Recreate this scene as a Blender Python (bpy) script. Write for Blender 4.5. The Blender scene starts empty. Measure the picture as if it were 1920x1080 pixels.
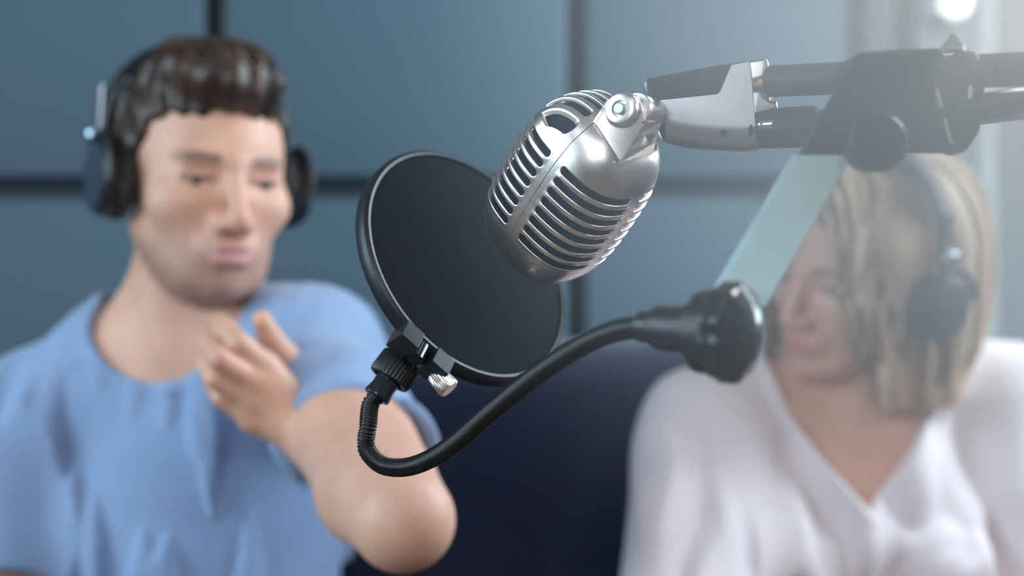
import bpy, bmesh, math, random
import numpy as np
from mathutils import Vector, Matrix

SC = bpy.context.scene
COL = SC.collection
CZ = 1.05                      # camera height (m)
F = 2666.67                    # 50 mm lens on a 36 mm sensor, in pixels of 1920


def W(px, py, Y):
    """a point of the room: image position and its own real distance Y from the camera."""
    return Vector(((px - 960) / F * Y, Y, CZ + (540 - py) / F * Y))


# ---------------------------------------------------------------- camera, world, lights, exposure
cam_d = bpy.data.cameras.new('camera')
cam = bpy.data.objects.new('camera', cam_d)
COL.objects.link(cam)
SC.camera = cam
cam.location = (0, 0, CZ)
cam.rotation_euler = (math.pi / 2, 0, 0)
cam_d.lens = 50
cam_d.sensor_width = 36
cam_d.clip_start = 0.02
cam_d.dof.use_dof = True
cam_d.dof.focus_distance = 0.777
cam_d.dof.aperture_fstop = 3.6
SC.view_settings.view_transform = 'Standard'
SC.view_settings.look = 'None'
SC.view_settings.exposure = 0.14
SC.view_settings.gamma = 1
SC.view_settings.use_curve_mapping = False
try:
    SC.cycles.use_denoising = True
    SC.cycles.volume_bounces = 0
    SC.cycles.max_bounces = 6
    SC.cycles.volume_step_rate = 4
    SC.cycles.sample_clamp_indirect = 4
    SC.cycles.caustics_reflective = False
    SC.cycles.caustics_refractive = False
except Exception:
    pass
world = bpy.data.worlds.new('world')
SC.world = world
world.use_nodes = True
world.node_tree.nodes['Background'].inputs[0].default_value = (0.62, 0.8, 1.0, 1)
world.node_tree.nodes['Background'].inputs[1].default_value = 0.5


def area(name, loc, target, sx, sy, power, color):
    l = bpy.data.lights.new(name, 'AREA')
    l.shape = 'RECTANGLE'
    l.size, l.size_y, l.energy, l.color = sx, sy, power, color
    o = bpy.data.objects.new(name, l)
    COL.objects.link(o)
    o.location = loc
    d = Vector(target) - Vector(loc)
    o.rotation_euler = d.to_track_quat('-Z', 'Y').to_euler()
    return o


# daylight through the big window in the right wall, and through the window behind the camera
area('window_light_right', (1.20, 1.62, 1.72), (0.2, 2.1, 1.35), 1.0, 1.2, 38, (0.74, 0.9, 1.0))
area('window_light_left', (-1.82, 0.35, 1.65), (0, 0.9, 1.0), 1.3, 1.2, 29, (0.62, 0.87, 1.0))
area('window_light_front', (-0.85, -1.5, 1.78), (-0.3, 1.4, 1.0), 1.8, 1.4, 19, (0.86, 0.93, 1.0))
area('warm_ceiling_fill', (0.5, -0.5, 2.5), (0.1, 1.0, 1.0), 0.5, 0.5, 4.5, (1.0, 0.78, 0.62))  # added warm fill, unseen, so the microphone metal reflects warm light
# pendant lamp added outside the upper right corner to light the glare volume
lp = bpy.data.lights.new('added_corner_light', 'POINT')
lp.energy = 2.8
lp.color = (0.97, 0.98, 1.0)
lp.shadow_soft_size = 0.045
lpo = bpy.data.objects.new('added_corner_light', lp)
COL.objects.link(lpo)
lpo.location = W(2090, -110, 0.70)
GLARE = 12

# ---------------------------------------------------------------- materials
MATS = {}


def mat(name, color, rough=0.5, metal=0.0, bump=0.0, bscale=200.0, vary=0.0, vscale=30.0,
        stretch=None, sheen=0.0, sss=0.0, spec=0.5, coat=0.0, attr=None):
    if name in MATS:
        return MATS[name]
    m = bpy.data.materials.new(name)
    m.use_nodes = True
    nt = m.node_tree
    b = nt.nodes['Principled BSDF']
    b.inputs['Base Color'].default_value = (*color, 1)
    b.inputs['Roughness'].default_value = rough
    b.inputs['Metallic'].default_value = metal
    b.inputs['Specular IOR Level'].default_value = spec
    b.inputs['Coat Weight'].default_value = coat
    if sheen:
        b.inputs['Sheen Weight'].default_value = sheen
    if sss:
        b.inputs['Subsurface Weight'].default_value = sss
        b.inputs['Subsurface Radius'].default_value = (0.012, 0.005, 0.003)
        b.inputs['Subsurface Scale'].default_value = 0.6
    tc = nt.nodes.new('ShaderNodeTexCoord')
    mp = nt.nodes.new('ShaderNodeMapping')
    nt.links.new(tc.outputs['Object'], mp.inputs[0])
    if stretch:
        mp.inputs['Scale'].default_value = stretch
    src = None
    if attr:
        a = nt.nodes.new('ShaderNodeAttribute')
        a.attribute_name = attr
        src = a.outputs['Color']
        nt.links.new(src, b.inputs['Base Color'])
    if vary:
        n = nt.nodes.new('ShaderNodeTexNoise')
        n.inputs['Scale'].default_value = vscale
        n.inputs['Detail'].default_value = 3
        nt.links.new(mp.outputs[0], n.inputs[0])
        mr = nt.nodes.new('ShaderNodeMapRange')
        mr.inputs[1].default_value, mr.inputs[2].default_value = 0.3, 0.7
        mr.inputs[3].default_value, mr.inputs[4].default_value = 1 - vary, 1 + vary
        nt.links.new(n.outputs[0], mr.inputs[0])
        mx = nt.nodes.new('ShaderNodeVectorMath')
        mx.operation = 'SCALE'
        if src:
            nt.links.new(src, mx.inputs[0])
        else:
            mx.inputs[0].default_value = color
        nt.links.new(mr.outputs[0], mx.inputs['Scale'])
        nt.links.new(mx.outputs[0], b.inputs['Base Color'])
        mr2 = nt.nodes.new('ShaderNodeMapRange')
        mr2.inputs[3].default_value, mr2.inputs[4].default_value = rough * 0.9, min(1, rough * 1.12)
        nt.links.new(n.outputs[0], mr2.inputs[0])
        nt.links.new(mr2.outputs[0], b.inputs['Roughness'])
    if bump:
        n2 = nt.nodes.new('ShaderNodeTexNoise')
        n2.inputs['Scale'].default_value = bscale
        nt.links.new(mp.outputs[0], n2.inputs[0])
        bp = nt.nodes.new('ShaderNodeBump')
        bp.inputs['Strength'].default_value = bump
        bp.inputs['Distance'].default_value = 0.001
        nt.links.new(n2.outputs[0], bp.inputs['Height'])
        nt.links.new(bp.outputs[0], b.inputs['Normal'])
    MATS[name] = m
    return m


M_WALL = mat('wall_panel_paint', (0.056, 0.103, 0.138), 0.6, vary=0.06, vscale=3, bump=0.05, bscale=300)
M_GAP = mat('wall_gap_paint', (0.018, 0.026, 0.034), 0.8, vary=0.05)
M_PLAIN = mat('plain_wall_paint', (0.30, 0.23, 0.20), 0.8, vary=0.05, vscale=4)
M_FLOOR = mat('floor_boards', (0.22, 0.15, 0.11), 0.5, vary=0.2, vscale=6, stretch=(1, 8, 1))
M_CEIL = mat('ceiling_paint', (0.30, 0.29, 0.29), 0.9, vary=0.03)
M_NICKEL = mat('satin_nickel', (0.88, 0.81, 0.775), 0.27, 1.0, vary=0.01, vscale=20, stretch=(1, 1, 14))
M_STEEL = mat('brushed_steel', (0.60, 0.61, 0.64), 0.33, 1.0, vary=0.015, vscale=90, stretch=(1, 1, 10))
M_CHROME = mat('bright_chrome', (0.9, 0.9, 0.92), 0.12, 1.0, vary=0.03, vscale=50)
M_STRAP = mat('satin_zinc_strap', (0.62, 0.84, 0.88), 0.4, 0.3, vary=0.06, vscale=60)
M_BRASS = mat('warm_thread_metal', (0.75, 0.62, 0.48), 0.25, 1.0, vary=0.08, vscale=200)
M_BLACK = mat('black_plastic', (0.012, 0.013, 0.016), 0.38, vary=0.1, vscale=80)
M_GLOSS = mat('glossy_black', (0.012, 0.017, 0.022), 0.17, vary=0.1, vscale=60, coat=0.6)
M_CLIP = mat('satin_black_plastic', (0.014, 0.018, 0.024), 0.4, vary=0.3, vscale=300)
M_RUBBER = mat('black_rubber_grip', (0.02, 0.02, 0.022), 0.55, bump=0.1, bscale=900)
M_GOOSE = mat('gooseneck_coating', (0.01, 0.012, 0.014), 0.24, vary=0.1, vscale=200)
M_MESH = mat('black_nylon_mesh', (0.012, 0.017, 0.022), 0.85, vary=0.12, vscale=70, bump=0.3, bscale=2600, spec=0.12)
M_FOAM = mat('navy_foam', (0.008, 0.016, 0.06), 0.95, vary=0.5, vscale=700, bump=1.0, bscale=900, spec=0.05)
M_SOFA = mat('navy_upholstery', (0.012, 0.02, 0.055), 0.85, vary=0.15, vscale=25, bump=0.3, bscale=600, sheen=0.2)
M_HPB = mat('headphone_black', (0.014, 0.015, 0.018), 0.42, vary=0.1, vscale=60)
M_HPC = mat('headphone_blue_grey_cap', (0.03, 0.055, 0.085), 0.4, vary=0.1, vscale=60)
M_HPG = mat('headphone_grey_cap', (0.035, 0.035, 0.042), 0.4, vary=0.1, vscale=60)
M_HPS = mat('headphone_satin_metal', (0.45, 0.52, 0.62), 0.3, 1.0, vary=0.05, vscale=60)
M_SKIN = mat('skin', (0.7, 0.42, 0.32), 0.5, vary=0.05, vscale=60, sss=0.12, attr='tint', bump=0.1, bscale=400)
M_HAIR = mat('hair', (0.1, 0.06, 0.04), 0.42, vary=0.25, vscale=40, attr='tint', bump=0.6, bscale=300, stretch=(1, 1, 0.15))
M_BLUESHIRT = mat('blue_cotton', (0.27, 0.39, 0.62), 0.85, vary=0.04, vscale=15, bump=0.3, bscale=900, sheen=0.25)
M_WHITESHIRT = mat('white_cotton', (0.8, 0.72, 0.75), 0.85, vary=0.03, vscale=15, bump=0.3, bscale=900, sheen=0.1)
M_JEANS = mat('dark_denim', (0.03, 0.045, 0.09), 0.85, vary=0.2, vscale=60, bump=0.3, bscale=900)
M_SHOE = mat('dark_shoe_leather', (0.03, 0.025, 0.022), 0.5, vary=0.1)
M_EYE = mat('eye_white', (0.75, 0.72, 0.7), 0.2, vary=0.03)
M_IRIS = mat('dark_iris', (0.05, 0.05, 0.055), 0.15, vary=0.2, vscale=900)


def glow(name, color, s):
    m = bpy.data.materials.new(name)
    m.use_nodes = True
    b = m.node_tree.nodes['Principled BSDF']
    b.inputs['Base Color'].default_value = (*color, 1)
    b.inputs['Emission Color'].default_value = (*color, 1)
    b.inputs['Emission Strength'].default_value = s
    return m


M_BULB = glow('lit_bulb', (0.82, 0.96, 1.0), 3.0)

# ---------------------------------------------------------------- mesh helpers


class MB:
    def __init__(self):
        self.v, self.f = [], []

    def add(self, vs, fs):
        o = len(self.v)
        self.v += [tuple(x) for x in vs]
        self.f += [tuple(i + o for i in f) for f in fs]
        return self

    def box(self, lo, hi, R=None):
        vs = [Vector((x, y, z)) for x in (lo[0], hi[0]) for y in (lo[1], hi[1]) for z in (lo[2], hi[2])]
        if R is not None:
            vs = [R @ v for v in vs]
        return self.add(vs, [(0, 1, 3, 2), (4, 6, 7, 5), (0, 4, 5, 1), (2, 3, 7, 6), (0, 2, 6, 4), (1, 5, 7, 3)])

    def tube(self, pts, rad, n=16, cap=True, flat=1.0, up=None):
        """a tube through pts; rad a number or a list; flat squashes it along one side."""
        pts = [Vector(p) for p in pts]
        if not hasattr(rad, '__len__'):
            rad = [rad] * len(pts)
        vs = []
        t0 = (pts[1] - pts[0]).normalized()
        u = Vector(up) if up is not None else (Vector((0, 0, 1)) if abs(t0.z) < 0.9 else Vector((1, 0, 0)))
        for i, p in enumerate(pts):
            t = (pts[min(i + 1, len(pts) - 1)] - pts[max(i - 1, 0)]).normalized()
            u = (u - t * u.dot(t)).normalized()
            w = t.cross(u)
            for k in range(n):
                a = 2 * math.pi * k / n
                vs.append(p + u * (rad[i] * math.cos(a) * flat) + w * (rad[i] * math.sin(a)))
        fs = [(i * n + k, i * n + (k + 1) % n, (i + 1) * n + (k + 1) % n, (i + 1) * n + k)
              for i in range(len(pts) - 1) for k in range(n)]
        if cap:
            fs.append(tuple(range(n))[::-1])
            fs.append(tuple((len(pts) - 1) * n + k for k in range(n)))
        return self.add(vs, fs)

    def lathe(self, origin, axis, prof, n=48, ripple=0, amp=0.0):
        """prof: list of (distance along the axis, radius)."""
        ax = Vector(axis).normalized()
        u = Vector((0, 0, 1)) if abs(ax.z) < 0.9 else Vector((1, 0, 0))
        u = (u - ax * u.dot(ax)).normalized()
        w = ax.cross(u)
        o = Vector(origin)
        vs = []
        for (h, r) in prof:
            for k in range(n):
                a = 2 * math.pi * k / n
                rr = r * (1 + (amp * math.cos(ripple * a) if ripple else 0))
                vs.append(o + ax * h + u * (rr * math.cos(a)) + w * (rr * math.sin(a)))
        m = len(prof)
        fs = [(i * n + k, i * n + (k + 1) % n, (i + 1) * n + (k + 1) % n, (i + 1) * n + k)
              for i in range(m - 1) for k in range(n)]
        fs.append(tuple(range(n))[::-1])
        fs.append(tuple((m - 1) * n + k for k in range(n)))
        return self.add(vs, fs)

    def prism(self, poly, vec):
        """poly: list of points; extruded by the vector vec."""
        n = len(poly)
        vec = Vector(vec)
        vs = [Vector(p) for p in poly] + [Vector(p) + vec for p in poly]
        fs = [tuple(range(n)), tuple(range(2 * n - 1, n - 1, -1))]
        fs += [(i, i + n, (i + 1) % n + n, (i + 1) % n) for i in range(n)]
        return self.add(vs, fs)

    def build(self, name, m, parent=None, smooth=True, bevel=0.0, seg=3, auto=40, subsurf=0):
        me = bpy.data.meshes.new(name)
        me.from_pydata(self.v, [], self.f)
        me.update()
        bm = bmesh.new()
        bm.from_mesh(me)
        bmesh.ops.recalc_face_normals(bm, faces=bm.faces)
        if bevel:
            es = [e for e in bm.edges if len(e.link_faces) == 2 and e.calc_face_angle(0) > math.radians(28)]
            bmesh.ops.bevel(bm, geom=es, offset=bevel, segments=seg, profile=0.5, affect='EDGES', clamp_overlap=True)
        bm.to_mesh(me)
        bm.free()
        return link(name, me, m, parent, smooth, auto, subsurf)


def link(name, me, m, parent=None, smooth=True, auto=40, subsurf=0):
    o = bpy.data.objects.new(name, me)
    COL.objects.link(o)
    me.materials.append(m)
    if smooth:
        me.polygons.foreach_set('use_smooth', [True] * len(me.polygons))
        if auto and auto < 180:
            try:
                me.set_sharp_from_angle(angle=math.radians(auto))
            except Exception:
                pass
    if subsurf:
        s = o.modifiers.new('s', 'SUBSURF')
        s.levels = s.render_levels = subsurf
    if parent:
        o.parent = parent
        o.matrix_parent_inverse = parent.matrix_world.inverted()
    return o


def tag(o, label=None, cat=None, group=None, kind=None):
    for k, v in (('label', label), ('category', cat), ('group', group), ('kind', kind)):
        if v:
            o[k] = v
    return o


def empty(name, loc, label, cat, group=None):
    o = bpy.data.objects.new(name, None)
    COL.objects.link(o)
    o.location = loc
    o.empty_display_size = 0.05
    o.matrix_world = Matrix.Translation(loc)
    bpy.context.view_layer.update()
    return tag(o, label, cat, group)


def catmull(ps, n=12):
    ps = [Vector(p) for p in ps]
    q = [ps[0] * 2 - ps[1]] + ps + [ps[-1] * 2 - ps[-2]]
    out = []
    for i in range(1, len(q) - 2):
        for k in range(n):
            t = k / n
            a, b, c, d = q[i - 1], q[i], q[i + 1], q[i + 2]
            out.append(0.5 * ((2 * b) + (c - a) * t + (2 * a - 5 * b + 4 * c - d) * t * t + (3 * b - a - 3 * c + d) * t ** 3))
    out.append(ps[-1])
    return out


# ---------------------------------------------------------------- distance fields -> one continuous surface
f32 = np.float32


def smin(a, b, k):
    h = np.clip(0.5 + 0.5 * (b - a) / k, 0, 1)
    return b + (a - b) * h - k * h * (1 - h)


def smax(a, b, k):
    return -smin(-a, -b, k)


def ell(P, c, r):
    r = np.array(r, f32)
    q = P - np.array(c, f32)
    k0 = np.sqrt(((q / r) ** 2).sum(1))
    k1 = np.sqrt(((q / (r * r)) ** 2).sum(1)) + 1e-9
    return k0 * (k0 - 1) / k1


def cap(P, a, b, ra, rb=None):
    rb = ra if rb is None else rb
    a, b = np.array(a, f32), np.array(b, f32)
    ba = b - a
    t = np.clip(((P - a) @ ba) / (ba @ ba), 0, 1)
    return np.sqrt(((P - a - t[:, None] * ba) ** 2).sum(1)) - (ra + (rb - ra) * t)


def chain(P, pts, rs, k=0.004):
    d = None
    for i in range(len(pts) - 1):
        e = cap(P, pts[i], pts[i + 1], rs[i], rs[i + 1])
        d = e if d is None else smin(d, e, k)
    return d


def wob(P, seed, freq, n=5):
    """smooth random field of about -1..1."""
    r = np.random.RandomState(seed)
    s = 0
    for i in range(n):
        k = r.normal(size=3) * np.array(freq)
        s = s + np.sin(P @ k.astype(f32) + r.uniform(0, 6.28) + 1.3 * np.sin(P @ (r.normal(size=3) * np.array(freq) * 0.6).astype(f32)))
    return s / n * 1.6


def nets(f, lo, hi, h, B=8, project=0, safe=1.5, normals=False):
    lo, hi = np.array(lo, float), np.array(hi, float)
    nb = np.ceil((hi - lo) / (h * B)).astype(int)
    N = nb * B
    bc = np.stack(np.meshgrid(*[np.arange(k) for k in nb], indexing='ij'), -1).reshape(-1, 3)
    cen = (lo + (bc * B + (B - 1) / 2) * h).astype(f32)
    dc = f(cen)
    near = np.abs(dc) < B * h * 0.87 * safe
    D = np.empty((len(bc), B * B * B), f32)
    D[:] = np.where(dc < 0, -1, 1)[:, None]
    off = np.stack(np.meshgrid(*[np.arange(B)] * 3, indexing='ij'), -1).reshape(-1, 3)
    idx = np.nonzero(near)[0]
    for s in range(0, len(idx), 400):
        ii = idx[s:s + 400]
        P = (lo + (bc[ii][:, None, :] * B + off[None]) * h).reshape(-1, 3).astype(f32)
        D[ii] = f(P).reshape(len(ii), -1)
    D = D.reshape(*nb, B, B, B).transpose(0, 3, 1, 4, 2, 5).reshape(N)
    S = D < 0
    c = np.zeros(N - 1, np.uint8)
    for i in (0, 1):
        for j in (0, 1):
            for k in (0, 1):
                c += S[i:N[0] - 1 + i, j:N[1] - 1 + j, k:N[2] - 1 + k]
    mix = (c > 0) & (c < 8)
    cells = np.argwhere(mix)
    ID = np.full(N - 1, -1, np.int32)
    ID[mix] = np.arange(len(cells))
    acc = np.zeros((len(cells), 3))
    cnt = np.zeros(len(cells))
    cor = [(i, j, k) for i in (0, 1) for j in (0, 1) for k in (0, 1)]
    for a in range(8):
        for b in range(a + 1, 8):
            A, Bc = np.array(cor[a]), np.array(cor[b])
            if np.abs(A - Bc).sum() != 1:
                continue
            da = D[tuple((cells + A).T)]
            db = D[tuple((cells + Bc).T)]
            m = (da < 0) != (db < 0)
            t = np.where(m, da / np.where(m, da - db, 1), 0)
            acc += np.where(m[:, None], A + t[:, None] * (Bc - A), 0)
            cnt += m
    V = lo + (cells + acc / cnt[:, None]) * h
    quads = []
    for ax in range(3):
        sl0 = [slice(None)] * 3
        sl1 = [slice(None)] * 3
        sl0[ax] = slice(0, N[ax] - 1)
        sl1[ax] = slice(1, N[ax])
        e = S[tuple(sl0)] != S[tuple(sl1)]
        p = np.argwhere(e)
        o1, o2 = [(1, 2), (2, 0), (0, 1)][ax]
        ok = (p[:, o1] > 0) & (p[:, o2] > 0) & (p[:, o1] < N[o1] - 1) & (p[:, o2] < N[o2] - 1)
        p = p[ok]
        q = []
        for (u, v) in ((1, 1), (0, 1), (0, 0), (1, 0)):
            r = p.copy()
            r[:, o1] -= u
            r[:, o2] -= v
            q.append(ID[tuple(r.T)])
        q = np.stack(q, 1)
        ins = S[tuple(p.T)]
        q[~ins] = q[~ins][:, ::-1]
        quads.append(q)
    Q = np.concatenate(quads)
    G = None
    if project or normals:
        for it in range(max(project, 1)):
            e = h * 0.3
            Vf = V.astype(f32)
            d = f(Vf)
            G = np.stack([(f(Vf + np.eye(3, dtype=f32)[k] * f32(e)) - f(Vf - np.eye(3, dtype=f32)[k] * f32(e))) / (2 * e) for k in range(3)], 1)
            gl = (G ** 2).sum(1) + 1e-6
            if project:
                st = -(d / gl)[:, None] * G
                sl = np.sqrt((st ** 2).sum(1))[:, None] + 1e-12
                V = V + st * np.minimum(1, 0.5 * h / sl)
    return V, Q, G


def np_mesh(name, V, Q, color=None, N=None):
    me = bpy.data.meshes.new(name)
    me.vertices.add(len(V))
    me.vertices.foreach_set('co', V.astype(f32).ravel())
    me.loops.add(Q.size)
    me.loops.foreach_set('vertex_index', Q.astype(np.int32).ravel())
    me.polygons.add(len(Q))
    me.polygons.foreach_set('loop_start', np.arange(0, Q.size, 4, dtype=np.int32))
    me.polygons.foreach_set('loop_total', np.full(len(Q), 4, np.int32))
    me.update(calc_edges=True)
    me.validate()
    if color is not None:
        a = me.attributes.new('tint', 'FLOAT_COLOR', 'POINT')
        a.data.foreach_set('color', np.concatenate([color, np.ones((len(V), 1))], 1).astype(f32).ravel())
    return me


def sdf_obj(name, f, lo, hi, h, m, parent, color=None, project=0, safe=1.5, decim=0):
    V, Q, G = nets(f, lo, hi, h, project=project, safe=safe)
    me = np_mesh(name, V, Q, None if color is None else color(V.astype(f32)))
    return link(name, me, m, parent, True, 0)


# ================================================================ the room
def structure(name, mb, m, parent=None, **k):
    o = mb.build(name, m, parent, smooth=False, **k)
    if parent is None:
        o['kind'] = 'structure'
    return o


WY = 2.3
XL, XR, YF, ZT = -1.9, 1.3, -1.6, 2.7
structure('floor', MB().box((XL, YF, -0.05), (XR, WY + 0.1, 0)), M_FLOOR)
structure('ceiling', MB().box((XL, YF, ZT), (XR, WY + 0.1, ZT + 0.05)), M_CEIL)
wb = structure('wall_back', MB().box((XL, WY, 0), (XR, WY + 0.1, ZT)), M_GAP)
w = MB()
w.box((XL - 0.1, YF, 0), (XL, WY + 0.1, 1.0)).box((XL - 0.1, YF, 2.3), (XL, WY + 0.1, ZT))
w.box((XL - 0.1, YF, 1.0), (XL, -0.35, 2.3)).box((XL - 0.1, 1.05, 1.0), (XL, WY + 0.1, 2.3))
structure('wall_left', w, M_PLAIN)
w = MB()
w.box((XR, YF, 0), (XR + 0.1, WY + 0.1, 0.95)).box((XR, YF, 2.3), (XR + 0.1, WY + 0.1, ZT))
w.box((XR, YF, 0.95), (XR + 0.1, 0.55, 2.3)).box((XR, 2.15, 0.95), (XR + 0.1, WY + 0.1, 2.3))
structure('wall_right', w, M_PLAIN)
w = MB()
w.box((XL, YF - 0.1, 0), (XR, YF, 1.0)).box((XL, YF - 0.1, 2.5), (XR, YF, ZT))
w.box((XL, YF - 0.1, 1.0), (-1.75, YF, 2.5)).box((0.25, YF - 0.1, 1.0), (XR, YF, 2.5))
structure('wall_front', w, M_PLAIN)
for nm, (a, b) in {'window_1': ((XR, 0.55, 0.95), (XR + 0.1, 2.15, 2.3)), 'window_2': ((-1.75, YF - 0.1, 1.0), (0.25, YF, 2.5))}.items():
    w = MB()
    t = 0.05
    if nm == 'window_1':
        w.box((a[0] + .03, a[1], a[2]), (b[0] - .03, a[1] + t, b[2])).box((a[0] + .03, b[1] - t, a[2]), (b[0] - .03, b[1], b[2]))
        w.box((a[0] + .03, a[1] + t, a[2]), (b[0] - .03, b[1] - t, a[2] + t)).box((a[0] + .03, a[1] + t, b[2] - t), (b[0] - .03, b[1] - t, b[2]))
    else:
        w.box((a[0], a[1] + .03, a[2]), (a[0] + t, b[1] - .03, b[2])).box((b[0] - t, a[1] + .03, a[2]), (b[0], b[1] - .03, b[2]))
        w.box((a[0] + t, a[1] + .03, a[2]), (b[0] - t, b[1] - .03, a[2] + t)).box((a[0] + t, a[1] + .03, b[2] - t), (b[0] - t, b[1] - .03, b[2]))
    structure(nm, w, M_CEIL)

# padded wall panels, each proud of the wall with a dark joint round it
k = (WY - .028) / F
xs = [-1.88, (-280 - 960) * k, (400 - 960) * k, (1080 - 960) * k, (1604 - 960) * k, (1700 - 960) * k]
zs = [0.02, 0.62, CZ + (540 - 352) * k, 1.87, 2.68]
g = 0.0155
first = True
for i in range(5):
    for j in range(4):
        b = MB().box((xs[i] + g, WY - 0.028, zs[j] + g), (xs[i + 1] - g, WY, zs[j + 1] - g))
        p = b.build('panel', M_WALL, wb, bevel=0.008, seg=3)
# right end of the wall: a dark pilaster, a slim pale strip and a plain panel
x0, x1, x2, x3 = [(q - 960) * k for q in (1706, 1822, 1862, 2300)]
M_PIL = mat('grey_pilaster_paint', (0.13, 0.145, 0.16), 0.6, vary=0.05)
M_STRIP = mat('pale_strip_paint', (0.34, 0.38, 0.41), 0.5, vary=0.05)
structure('pilaster', MB().box((x0, WY - 0.07, 0), (x1, WY, ZT)), M_PIL, wb, bevel=0.004)
structure('pale_strip', MB().box((x1, WY - 0.05, 0), (x2, WY, ZT)), M_STRIP, wb, bevel=0.003)
structure('end_panel', MB().box((x2, WY - 0.03, 0), (XR - 0.01, WY, ZT)), M_PIL, wb, bevel=0.004)

# added pendant lamp round the corner light, out of the frame
c = lpo.location.copy()
pl_ = empty('added_pendant', c, 'small pendant lamp added out of frame to light the glare above the boom arm', 'lamp')
MB().lathe(c + Vector((0, 0, .02)), (0, 0, 1), [(0, .062), (.001, .064), (.035, .048), (.05, .02), (.07, .012), (.071, .004)], 40).build('lamp_shade', M_BLACK, pl_)
MB().tube([c + Vector((0, 0, .088)), Vector((c.x, c.y, ZT - .02))], .0025, 8).build('cord', M_BLACK, pl_)
MB().lathe((c.x, c.y, ZT), (0, 0, -1), [(0, .045), (.02, .04), (.024, .01)], 24).build('ceiling_rose', M_BLACK, pl_)

# wall lamp on the pilaster
c = W(1790, 4, WY - 0.13)
lamp = empty('wall_lamp', c, 'small lit globe lamp on the grey pilaster at the top right', 'lamp')
wl = bpy.data.lights.new('wall_lamp_light', 'POINT')
wl.energy = 2.6
wl.color = (0.78, 0.92, 1.0)
wl.shadow_soft_size = 0.03
wlo = bpy.data.objects.new('wall_lamp_light', wl)
COL.objects.link(wlo)
wlo.location = c + Vector((0, -.065, 0))
MB().lathe(c, (0, 1, 0), [(-0.028, 0.004), (-0.02, 0.018), (0, 0.027), (0.015, 0.022), (0.02, 0.015)], 24).build('globe', M_BULB, lamp)
MB().lathe(c + Vector((0, .018, 0)), (0, 1, 0), [(0, 0.016), (0.02, 0.016), (0.03, 0.03), (0.042, 0.032)], 24).build('wall_bracket', M_STEEL, lamp)


# ================================================================ sofa
sofa = empty('sofa', (0.1, 1.75, 0), 'dark navy upholstered sofa behind both people', 'sofa')
SX0, SX1 = -0.70, 1.2


def cushion(lo, hi, r):
    lo, hi = Vector(lo), Vector(hi)
    c, s = (lo + hi) / 2, (hi - lo) / 2

    def f(P):
        q = np.abs(P - np.array(c, f32)) - np.array(s, f32) + r
        puff = 0.012 * np.cos(np.clip((P[:, 0] - c.x) / s.x, -1, 1) * 1.5) * np.cos(np.clip((P[:, 2] - c.z) / s.z, -1, 1) * 1.5)
        return np.sqrt((np.maximum(q, 0) ** 2).sum(1)) + np.minimum(q.max(1), 0) - r - puff + 0.003 * wob(P, 5, (14, 14, 14))
    return f


for a, b in ((SX0 + .14, -.354), (-.346, .446), (.454, SX1 - .14)):
    sdf_obj('back_cushion', cushion((a, 1.66, 0.46), (b, 1.86, 0.985), 0.06), (a - .03, 1.6, 0.4), (b + .03, 1.92, 1.03), 0.012, M_SOFA, sofa)
    sdf_obj('seat_cushion', cushion((a, 1.12, 0.30), (b, 1.70, 0.46), 0.04), (a - .03, 1.08, 0.25), (b + .03, 1.76, 0.5), 0.012, M_SOFA, sofa)
MB().box((SX0, 1.84, 0.08), (SX1, 1.94, 0.90)).build('back_frame', M_SOFA, sofa, bevel=0.03)
MB().box((SX0 + .12, 1.15, 0.10), (SX1 - .12, 1.86, 0.31)).build('seat_base', M_SOFA, sofa, bevel=0.015)
for a in (SX0, SX1 - 0.14):
    MB().box((a, 1.12, 0.08), (a + .14, 1.86, 0.64)).build('armrest', M_SOFA, sofa, bevel=0.035)
for a in (SX0 + .06, SX1 - .06):
    for b in (1.2, 1.88):
        MB().lathe((a, b, 0), (0, 0, 1), [(0, .014), (.09, .022)], 16).build('leg', M_BLACK, sofa)


# ================================================================ people
def frame(c, yaw, pitch, roll=0.0, sc=1.0):
    """head frame: local x = the person's left, y = forward, z = up; yaw > 0 turns the face to +x."""
    fw = Vector((math.sin(yaw) * math.cos(pitch), -math.cos(yaw) * math.cos(pitch), -math.sin(pitch)))
    lf = Vector((math.cos(yaw), math.sin(yaw), 0))
    up = lf.cross(fw)
    up = up if up.z > 0 else -up
    lf2 = lf * math.cos(roll) + up * math.sin(roll)
    up2 = up * math.cos(roll) - lf * math.sin(roll)
    A = np.array([lf2, fw, up2], f32)          # rows: local axes
    C = np.array(c, f32)
    to_l = lambda P: ((P - C) @ A.T) / f32(sc)
    to_w = lambda p: Vector(C + (np.array(p, f32) * f32(sc)) @ A)
    return to_l, to_w, A


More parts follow.
